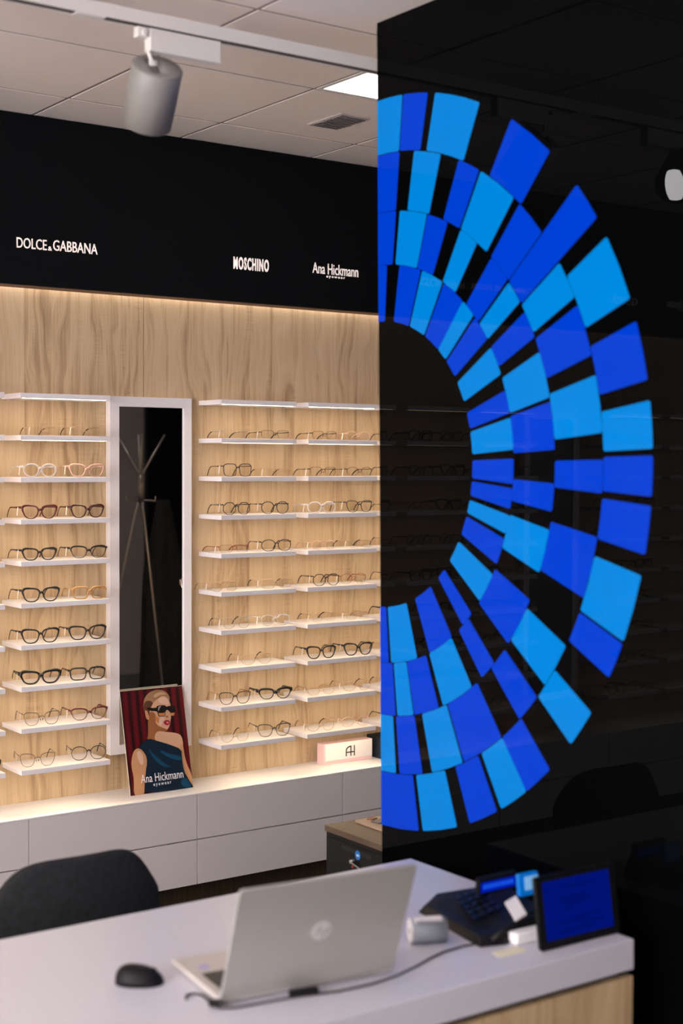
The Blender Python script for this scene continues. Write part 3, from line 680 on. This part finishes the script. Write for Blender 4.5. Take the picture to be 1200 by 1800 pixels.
# ------------------------------------------------------------------ lighting track with spotlights
TY, TZ = 3.372, 1.12+H
tr = empty('lighting_track', (0, TY, TZ), 'long white lighting track hung below the ceiling', 'light track')
MB().box(-1.4, 6.5, -.018, -.0145, 0, .034).box(-1.4, 6.5, .0145, .018, 0, .034).box(-1.4, 6.5, -.0145, .0145, .018, .034).build('rail', m_metal_w, tr)
MB().box(-1.38, 6.4, -.014, .014, .0015, .017).build('slot_conductor', m_dark, tr)
MB().box(1.585, 1.665, -.0175, .0175, -.003, -.0002).build('joint_cover', m_metal_w, tr)
for x in (-.6, .4, 1.55, 2.53, 3.5, 4.8): MB().tube([(x, 0, .033), (x, 0, ZC-TZ-.0005)], .0008, 6).build('suspension_wire', m_chrome, tr)
def spot(x, aim, lit, label):
    e = empty('track_spotlight', (x, TY, TZ-.0005), label, 'spotlight', 'white spotlights on the track')
    MB().box(.028, .240, -.0165, .0165, -.062, -.0035).build('adapter_box', m_metal_w, e, bevel=.003)
    k = MB().box(-.005, .028, -.012, .012, -.03, -.0035).tube([(.012, -.013, -.02), (.012, -.022, -.02)], .008, 12); k.build('track_clamp', m_metal_w, e, bevel=.002)
    MB().tube([(.030, 0, -.055), (.034, -.004, -.075), (.044, -.008, -.096)], [.006, .005, .006], 10).box(.032, .052, -.010, -.002, -.105, -.083).build('swivel_arm', m_metal_w, e)
    d = Vector(aim).normalized(); top = Vector((.045, -.004, -.108)); 
    if not lit: top = Vector((.052, -.012, -.098))
    r = .0665; Lc = .165
    a = top+d*.0; b = top+d*Lc
    MB().tube([a+d*.001, a, a+d*.0035, b-d*.002, b, b-d*.006], [.03, r-.003, r, r, r-.002, r-.006], 48, caps=True).build('lamp_can', m_can, e)
    MB().tube([b-d*.004, b-d*.0005], [r-.012, r-.012], 32).build('lamp_lens', m_bulb if lit else m_off, e)
aim = Rv*-.26+Uv*-.75+Fv*.61
spot(1.762, aim, False, 'white cylinder spotlight hanging from the track at the upper left')
spot(1.10, (1.0, -.55, -.72), True, 'lit white spotlight seen as a glowing dot mirrored at the right edge')

# ------------------------------------------------------------------ desk
ZD = H-1.042; YN, YF, XD = 2.187, 2.977, 2.3595
de = empty('desk', (.4, YN, 0), 'white-topped counter desk with oak front in the foreground', 'desk')
MB().box(0, XD-.4, 0, YF-YN, ZD-.068, ZD).build('desktop', m_desk, de, bevel=.003, seg=3)
MB().box(.004, XD-.4+.003, .006, .024, .01, ZD-.084).build('front_panel', m_wood_desk, de)
MB().box(.02, XD-.4-.02, .030, .05, .0, ZD-.068).build('shadow_gap_back', m_dark, de)  # dark sheet that puts the shade of the gap below the desktop into colour
for x in (.03, XD-.4-.05): MB().box(x, x+.03, .05, YF-YN-.02, 0, ZD-.068).build('side_panel', m_white, de)

# ------------------------------------------------------------------ laptop
def frame_at(loc, dvec, name, label, cat):
    rz = math.atan2(dvec[1], dvec[0]); return empty(name, loc, label, cat, rot=(0, 0, rz))
le = frame_at((1.4092, 2.3649, ZD+.0004), (.9919, -.1269), 'laptop', 'open silver laptop with its lid towards us on the desk', 'laptop')
LW, LD = .388, .247
MB().box(0, LW, .004, LD, .003, .017).build('base', m_silver2, le, bevel=.004, seg=3)
ft = MB()
for x in (.03, LW-.03):
    for y in (.03, LD-.03): ft.cyl((x, y, 0), (x, y, .0035), .006)
ft.build('rubber_feet', m_blkpl, le)
MB().box(.020, LW-.02, .030, .135, .0171, .0176).build('keyboard_bed', m_keys, le)
kk = MB()
for r in range(6):
    for c in range(19): kk.box(.0215+c*.0183, .0215+c*.0183+.0165, .032+r*.0172, .032+r*.0172+.0155, .0176, .0192)
kk.build('keys', m_keys, le)
MB().box(.13, .24, .148, .230, .0171, .0174).build('touchpad', m_silver, le, bevel=.0001)
MB().box(.030, .052, .160, .182, .0171, .0174).build('violet_sticker', m_violet, le)
tl = math.radians(21); up = Vector((0, -math.sin(tl), math.cos(tl))); out = Vector((0, -math.cos(tl), -math.sin(tl)))
o = Vector((.002, .004, .014)); LH = .252
def rrect(o, ex, ey, w, h, r, n=5):
    P = []
    for cx, cy, a0 in ((w-r, r, -PI/2), (w-r, h-r, 0), (r, h-r, PI/2), (r, r, PI)):
        for i in range(n+1):
            a = a0+PI/2*i/n; P.append(o+ex*(cx+r*math.cos(a))+ey*(cy+r*math.sin(a)))
    return P
EX = Vector((1, 0, 0))
MB().prism(rrect(o, EX, up, LW-.004, LH, .008), out*.006).build('lid', m_silver, le, bevel=.0012)
MB().prism(rrect(o+EX*.003+up*.006-out*.0004, EX, up, LW-.010, LH-.009, .006), out*.0004).build('screen_bezel', m_blkpl, le)
MB().prism(rrect(o+EX*.012+up*.022-out*.0008, EX, up, LW-.028, LH-.036, .001), out*.0003).build('screen', mat('laptop_screen', (.01, .01, .012), .1), le)
MB().cyl((.05, .004, .015), (LW-.05, .004, .015), .0065, seg=16).build('hinge', m_silver, le)
lc = o+EX*.193+up*.128+out*.0060
MB().prism([lc+EX*math.cos(2*PI*i/40)*.0215+up*math.sin(2*PI*i/40)*.0215 for i in range(40)], out*.0006).build('logo_disc', m_logo, le)
hp = MB(); sl_ = (up+EX*.32).normalized()
def bar(x, z, h_, w=.0030): hp.prism([lc+out*.0007+EX*x+up*z, lc+out*.0007+EX*(x+w)+up*z, lc+out*.0007+EX*(x+w)+up*z+sl_*h_, lc+out*.0007+EX*x+up*z+sl_*h_], out*.0004)
bar(-.0130, -.010, .027); bar(-.0035, -.010, .0145); bar(.0025, -.019, .0245); bar(.0125, -.0065, .0135)
def hbar(x, z, w): hp.prism([lc+out*.0007+EX*x+up*z, lc+out*.0007+EX*(x+w)+up*z, lc+out*.0007+EX*(x+w+.0008)+up*(z+.0026), lc+out*.0007+EX*(x+.0008)+up*(z+.0026)], out*.0004)
hbar(-.0098, .0026, .009); hbar(.0085, .0036, .0085); hbar(.0050, -.0085, .0085)
hp.build('logo_letters', m_logo2, le)

# mouse
mo = frame_at((1.3445, 2.5655, ZD+.0003), (.80, -.60), 'computer_mouse', 'black computer mouse on the white desk left of the laptop', 'mouse')
def shell(mb, a, b, h, seg=28, rings=9, zb=0):
    vs = []; fs = []
    for j in range(rings):
        t = j/(rings-1)*PI/2; rr = math.cos(t)**.72 if j < rings-1 else 0; zz = h*math.sin(t)**.9
        for i in range(seg):
            p = 2*PI*i/seg; c, s_ = math.cos(p), math.sin(p)
            px = a*math.copysign(abs(c)**.85, c)*rr; py = b*math.copysign(abs(s_)**.9, s_)*rr
            vs.append((px-.004*math.sin(t), py, zb+zz*(1-.18*px/a)))
    for j in range(rings-1):
        for i in range(seg): fs.append((j*seg+i, j*seg+(i+1)%seg, (j+1)*seg+(i+1)%seg, (j+1)*seg+i))
    fs.append(tuple(range(seg))[::-1]); mb.add(vs, fs, True); return mb
shell(MB(), .049, .031, .036).build('mouse_body', m_blkpl, mo)
MB().cyl((.026, -.003, .0235), (.026, .003, .0235), .008, seg=20).build('scroll_wheel', m_blkpl2, mo)

# cable with plug
cb = MB(); zt = ZD+.0026
cb.tube([(x, y, zt+dz) for x, y, dz in ((1.375, 2.432, 0), (1.384, 2.447, 0), (1.400, 2.449, 0), (1.410, 2.432, 0), (1.408, 2.405, 0), (1.398, 2.380, 0), (1.405, 2.352, 0), (1.430, 2.338, 0), (1.50, 2.328, 0), (1.562, 2.316, .001),
         (1.64, 2.296, 0), (1.72, 2.290, 0), (1.79, 2.300, 0), (1.85, 2.318, 0), (1.907, 2.340, 0), (1.96, 2.356, 0), (2.017, 2.360, 0), (2.056, 2.352, 0), (2.085, 2.345, 0))], .0024, 8)
tag(cb.build('power_cable', m_cable), 'black cable running along the laptop lid to the terminal', 'cable')
pl = MB().obox((1.545, 2.320, ZD+.0004), (.058, -.012, 0), (.003, .016, 0), (0, 0, .013))
tag(pl.build('cable_plug', m_blkpl, bevel=.002), 'small black plug on the desk at the foot of the laptop lid', 'plug')
pl = MB().obox((1.385, 2.362, ZD+.0054), (.018, -.014, 0), (.010, .016, 0), (0, 0, .010))
tag(pl.build('usb_receiver', m_blkpl, bevel=.002), 'little black dongle beside the near left corner of the laptop', 'dongle')

# paper roll
ra, rb = Vector((1.938, 2.445, ZD+.0275)), Vector((2.008, 2.412, ZD+.0275))
rl = empty('paper_roll', ra, 'grey roll with white end lying on the desk beside the laptop', 'roll')
MB().cyl((0,0,0), rb-ra, .027, seg=40).build('roll_body', m_roll, rl)
d = (rb-ra).normalized()
MB().cyl(-d*.002, -d*.0001, .0262, seg=40).build('white_end', m_paper, rl)
MB().cyl(-d*.0028, -d*.002, .006, seg=20).build('core', m_roll, rl)
q = Vector((-d.y, d.x, 0)); st = MB()
arc = [q*(.0285*math.sin(t))*-1+Vector((0, 0, .0285*math.cos(t))) for t in (-.5, -.2, .1, .4, .7)]+[q*-.03+Vector((0,0,.03))]
for a, b in zip(arc[:-1], arc[1:]): st.obox(a+d*.006, (rb-ra)*.8, b-a, Vector((0, 0, .0006)))
st.build('loose_strip', m_paper, rl)

# payment terminal
te = empty('payment_terminal', (2.04, 2.335, ZD+.0003), 'black payment terminal with glowing blue display between roll and tablet', 'terminal')
body = [(0, 0, 0), (.060, -.02, 0), (.235, .02, 0), (.250, .20, 0), (.115, .30, 0), (.045, .27, 0)]
topp = [(.010, .012, .020), (.060, .0, .022), (.215, .035, .045), (.235, .19, .058), (.115, .285, .030), (.055, .255, .020)]
nb = len(body); mbt = MB(); mbt.add(body+topp, [tuple(range(nb))[::-1], tuple(range(nb, 2*nb))]+[(i, (i+1)%nb, nb+(i+1)%nb, nb+i) for i in range(nb)])
mbt.build('terminal_body', m_blkpl, te, bevel=.004)
kp = MB()
for r in range(5):
    for c in range(4): kp.obox((.050+c*.022+r*.012, .075+r*.028, .0300+c*.0035+r*.0018), (.016, .002, .0025), (.004, .018, .001), (0, 0, .004))
kp.build('keypad', m_blkpl2, te)
MB().obox((.135, .160, .050), (.118, 0, 0), (0, .012, .006), (0, -.002, .036)).build('display_housing', m_blkpl, te, bevel=.002)
MB().obox((.141, .1585, .0565), (.106, 0, 0), (0, -.0012, 0), (0, -.001, .023)).build('blue_display', m_lcd, te)
sg = MB()
for i in range(9): sg.obox((.148+i*.0105, .157, .064), (.006, 0, 0), (0, -.001, 0), (0, -.0005, .010))
sg.build('display_digits', m_lcdl, te)
MB().obox((.100, -.004, .040), (.040, .008, .006), (.030, .068, .018), (0, 0, .003)).build('white_label', m_paper, te)
MB().tube([(.03, -.004, .012), (.06, -.012, .030), (.10, .0, .034), (.15, .004, .034), (.19, .01, .036)], .007, 10).build('coiled_lead', m_blkpl, te)
pe2 = empty('card_reader', (2.222, 2.405, ZD+.0465), 'small blue device with pale lit screen just left of the tablet', 'card reader')
pe2.location.z = ZD+.0610
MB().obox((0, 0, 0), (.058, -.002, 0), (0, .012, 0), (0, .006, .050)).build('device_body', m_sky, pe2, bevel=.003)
MB().obox((.014, -.0005, .014), (.040, -.0015, 0), (0, -.001, 0), (0, .0035, .030)).build('lit_screen', m_lcd2, pe2)
ad = tag(MB().obox((2.115, 2.318, ZD+.0003), (.090, -.004, 0), (0, .030, 0), (0, 0, .026)).build('white_adapter', m_paper, bevel=.004), 'white plastic adapter block on the desk in front of the terminal', 'adapter')
ad.location = (0, -.02, 0)
tag(MB().obox((2.035, 2.262, ZD+.0002), (.075, .0, 0), (.006, .036, 0), (0, 0, .0008)).build('sticky_note', m_sticky), 'pale yellow sticky note lying flat on the desk', 'note')

# tablet on its stand
ta = frame_at((2.1284, 2.2371, ZD+.0004), (.9998, -.0215), 'tablet', 'black tablet with dark blue screen standing at the desk corner', 'tablet')
tt = math.radians(9); up = Vector((0, math.sin(tt), math.cos(tt))); out = Vector((0, -math.cos(tt), math.sin(tt)))
o = Vector((0, 0, .0012)); TW, TH = .2365, .156
MB().prism(rrect(o, EX, up, TW, TH, .008), -out*.009).build('tablet_body', m_blkpl2, ta, bevel=.0012)
MB().prism(rrect(o+EX*.020+up*.018, EX, up, TW-.040, TH-.032, .002), out*.0004).build('screen', m_screen, ta)
ln = MB()
for (x, z, w) in ((.075, .122, .10), (.060, .100, .085), (.068, .092, .09), (.085, .084, .06), (.070, .076, .03), (.026, .120, .012), (.11, .055, .07), (.05, .048, .09), (.13, .040, .06), (.06, .030, .1)):
    ln.prism(rrect(o+EX*x+up*z+out*.0004, EX, up, w, .0035, .0008, 2), out*.0002)
ln.build('screen_text_lines', m_screen2, ta)
MB().prism([Vector((.06, .004, .0002)), Vector((.17, .004, .0002)), Vector((.17, .085, .0002)), Vector((.06, .085, .0002))], (0, 0, .003)).prism([Vector((.08, .078, .003)), Vector((.15, .078, .003)), Vector((.15, .022, .095)), Vector((.08, .022, .095))], (0, .003, .001)).build('stand', m_blkpl, ta)

# ------------------------------------------------------------------ chair behind the desk
ch = empty('office_chair', (1.528, 3.20, 0), 'dark charcoal chair with rounded backrest behind the desk', 'chair')
zt_ = H-.972
def back_shell():
    mb = MB(); nu, nv = 25, 15; vs = []
    for side in (0, 1):
        for j in range(nv):
            for i in range(nu):
                u_ = i/(nu-1)*2-1; v_ = j/(nv-1)
                # rounded outline: half width per height
                t_ = max(0, (v_-.45)/.55); hw = .218*(1-t_**3.2*.38) if v_ < .97 else .218*.60
                hw = .236*(1-max(0, v_-.7)**2*.9)
                x = u_*hw; z = .47+v_*(zt_-.47)
                z -= (abs(u_)**5.0)*.11*v_**3
                y = .02+.05*u_*u_+.03*v_ + (.028 if side else 0)
                y -= 0
                vs.append((x, -y if False else y, z))
    fs = []
    n0 = nu*nv
    for s_ in (0, 1):
        for j in range(nv-1):
            for i in range(nu-1):
                a = s_*n0+j*nu+i; q = (a, a+1, a+nu+1, a+nu); fs.append(q if s_ == 0 else q[::-1])
    for i in range(nu-1): fs.append((i, n0+i, n0+i+1, i+1)); k = (nv-1)*nu+i; fs.append((k, k+1, n0+k+1, n0+k))
    for j in range(nv-1): a = j*nu; fs.append((a, a+nu, n0+a+nu, n0+a)); a = j*nu+nu-1; fs.append((a, n0+a, n0+a+nu, a+nu))
    mb.add(vs, fs, True); return mb
bk = back_shell().build('backrest', m_chair, ch, sub=1); bk.location = (.022, 0, 0)
def seatm():
    mb = MB(); P = []
    for i in range(40):
        a = 2*PI*i/40; c, s_ = math.cos(a), math.sin(a); P.append(Vector((.022+.235*math.copysign(abs(c)**.6, c), -.17+.225*math.copysign(abs(s_)**.6, s_), .40)))
    return mb.prism(P, (0, 0, .07))
seatm().build('seat', m_chair, ch, bevel=.02, seg=4)
for sx_ in (-1, 1):
    for sy in (-1, 1):
        MB().tube([(.022+sx_*.15, -.17+sy*.14, .405), (.022+sx_*.22, -.17+sy*.21, .0015)], [.013, .010], 12).build('leg', m_blkmet, ch)
    
# ------------------------------------------------------------------ black drawer cabinet with wooden top
cx0, cy0, cy1 = 2.703, 3.42, 3.861
ca = empty('drawer_cabinet', (cx0, cy0, 0), 'black metal drawer cabinet with brown wooden top by the glass edge', 'cabinet')
zt2 = H-1.185; D = cy1-cy0
MB().box(.004, .55, 0, D, .04, zt2-.022).build('cabinet_body', m_blkmet, ca, bevel=.002)
MB().box(-.002, .555, -.002, D+.002, zt2-.020, zt2).build('wooden_top', m_wood_top, ca, bevel=.002)
for k, (a, b) in enumerate(((zt2-.155, zt2-.036), (zt2-.285, zt2-.160), (.05, zt2-.290))):
    dr = MB().box(-.002, .004, .022, D-.022, a, b).build('drawer', mat('drawer_black', (.009, .010, .011), .45, spec=.25), ca, bevel=.0015)
    MB().box(-.0030, -.0018, D*.42, D*.42+.16, b-.022, b-.008).build('handle_slot', m_ink, dr)
MB().prism([(-.0028, 3.677-cy0+.014*math.cos(2*PI*i/24), H-1.244+.015*math.sin(2*PI*i/24)) for i in range(24)], (-.0008, 0, 0)).build('blue_sticker', m_stick, ca)
MB().box(-.0045, -.0036, 3.677-cy0-.008, 3.677-cy0+.006, H-1.248, H-1.241).build('sticker_mark', m_sticw, ca)
ky = empty('cabinet_keys', (cx0-.006, 3.70, H-1.268), 'small steel keys hanging from the lock of the black cabinet', 'keys')
MB().cyl((.006, 0, 0), (-.010, 0, 0), .006, seg=14).build('lock_key', m_keyr, ky)
MB().obox((-.012, -.004, .002), (.002, 0, 0), (0, -.045, -.010), (0, 0, -.005)).build('hanging_key', m_keyr, ky)
MB().box(-.013, -.011, -.02, -.012, -.016, -.008).build('red_tag', m_red, ky)
ty = empty('patterned_tray', (2.80, 3.50, zt2+.0004), 'light board with dark scattered pieces lying on the cabinet top', 'tray')
MB().box(0, .26, 0, .33, 0, .008).build('tray_base', m_tray, ty, bevel=.001)
m_p1, m_p2, m_p3 = mat('piece_grey', (.10, .09, .10), .5), mat('piece_olive', (.12, .09, .05), .5), mat('piece_rust', (.25, .09, .05), .5)
for i, (a, b, w, l, m_) in enumerate(((.03, .24, .05, .035, m_p1), (.04, .29, .03, .02, m_p3), (.10, .25, .04, .03, m_p2), (.05, .12, .03, .06, m_p1), (.13, .17, .04, .05, m_p2), (.02, .05, .05, .03, m_p3), (.17, .28, .05, .02, m_p1), (.19, .10, .03, .05, m_p1))):
    MB().obox((a, b, .008), (w, .01, 0), (-.006, l, 0), (0, 0, .004)).build('piece', m_, ty)

# ------------------------------------------------------------------ behind the partition: what the wall mirror shows
rk = empty('coat_rack', (3.575, 3.14, 0), 'slim metal coat rack with splayed arms and legs, seen in the mirror', 'coat rack')
zh0, zh1 = H-.222, H-.043
for a in (0, 2.1, 4.2): MB().cyl((.010*math.cos(a), .010*math.sin(a), zh0), (.010*math.cos(a), .010*math.sin(a), zh1), .008, seg=12).build('post', m_chrome, rk)
for a in (.5, 2.0, 3.6, 5.1):
    c, s_ = math.cos(a), math.sin(a)
    MB().tube([(.010*c, .010*s_, zh1-.03), (.02*c, .02*s_, zh1), (.125*c, .125*s_, zh1+.185)], [.006, .006, .005], 10).build('arm', m_chrome, rk)
for a in (.12, 3.24): 
    c, s_ = math.cos(a), math.sin(a); MB().tube([(.01*c, .01*s_, zh0+.02), (.08*c, .08*s_, zh0+.015), (.082*c, .082*s_, zh0+.04)], .004, 8).build('hook', m_chrome, rk)
for a in (3.6, 3.6+2.094, 3.6+4.189):
    c, s_ = math.cos(a), math.sin(a); MB().tube([(.012*c, .012*s_, zh0+.01), (.03*c, .03*s_, zh0-.05), (.34*c, .34*s_, .006)], .006, 10).build('leg', m_chrome, rk)
def coat(o, w, h, m_, name, label, cat):
    mb = MB(); nu, nv = 36, 14; vs = []
    for j in range(nv):
        v_ = j/(nv-1); hw = w*(.35+.65*min(1, v_*3.0))*(.9+.2*v_)
        for i in range(nu):
            a = 2*PI*i/nu; fold = 1+.14*math.sin(a*7+v_*2)*min(1, v_*2)
            vs.append((hw*math.cos(a)*fold, hw*.45*math.sin(a)*fold, -h*v_))
    fs = [(j*nu+i, j*nu+(i+1)%nu, (j+1)*nu+(i+1)%nu, (j+1)*nu+i) for j in range(nv-1) for i in range(nu)]+[tuple(range(nu)), tuple(range((nv-1)*nu, nv*nu))[::-1]]
    mb.add(vs, fs, True); ob = mb.build(name, m_); ob.location = o; tag(ob, label, cat)
coat((3.70, 3.155, zh0+.02), .115, 1.05, m_coat, 'coat', 'dark coat hanging from the coat rack, dim in the mirror', 'coat')
tag(MB().box(5.78, 7.15, YB+.002, YB+.06, .001, ZC-.012).build('wall_panel', m_blackwall), 'tall black wall panel filling the dark half of the mirror', 'panel')
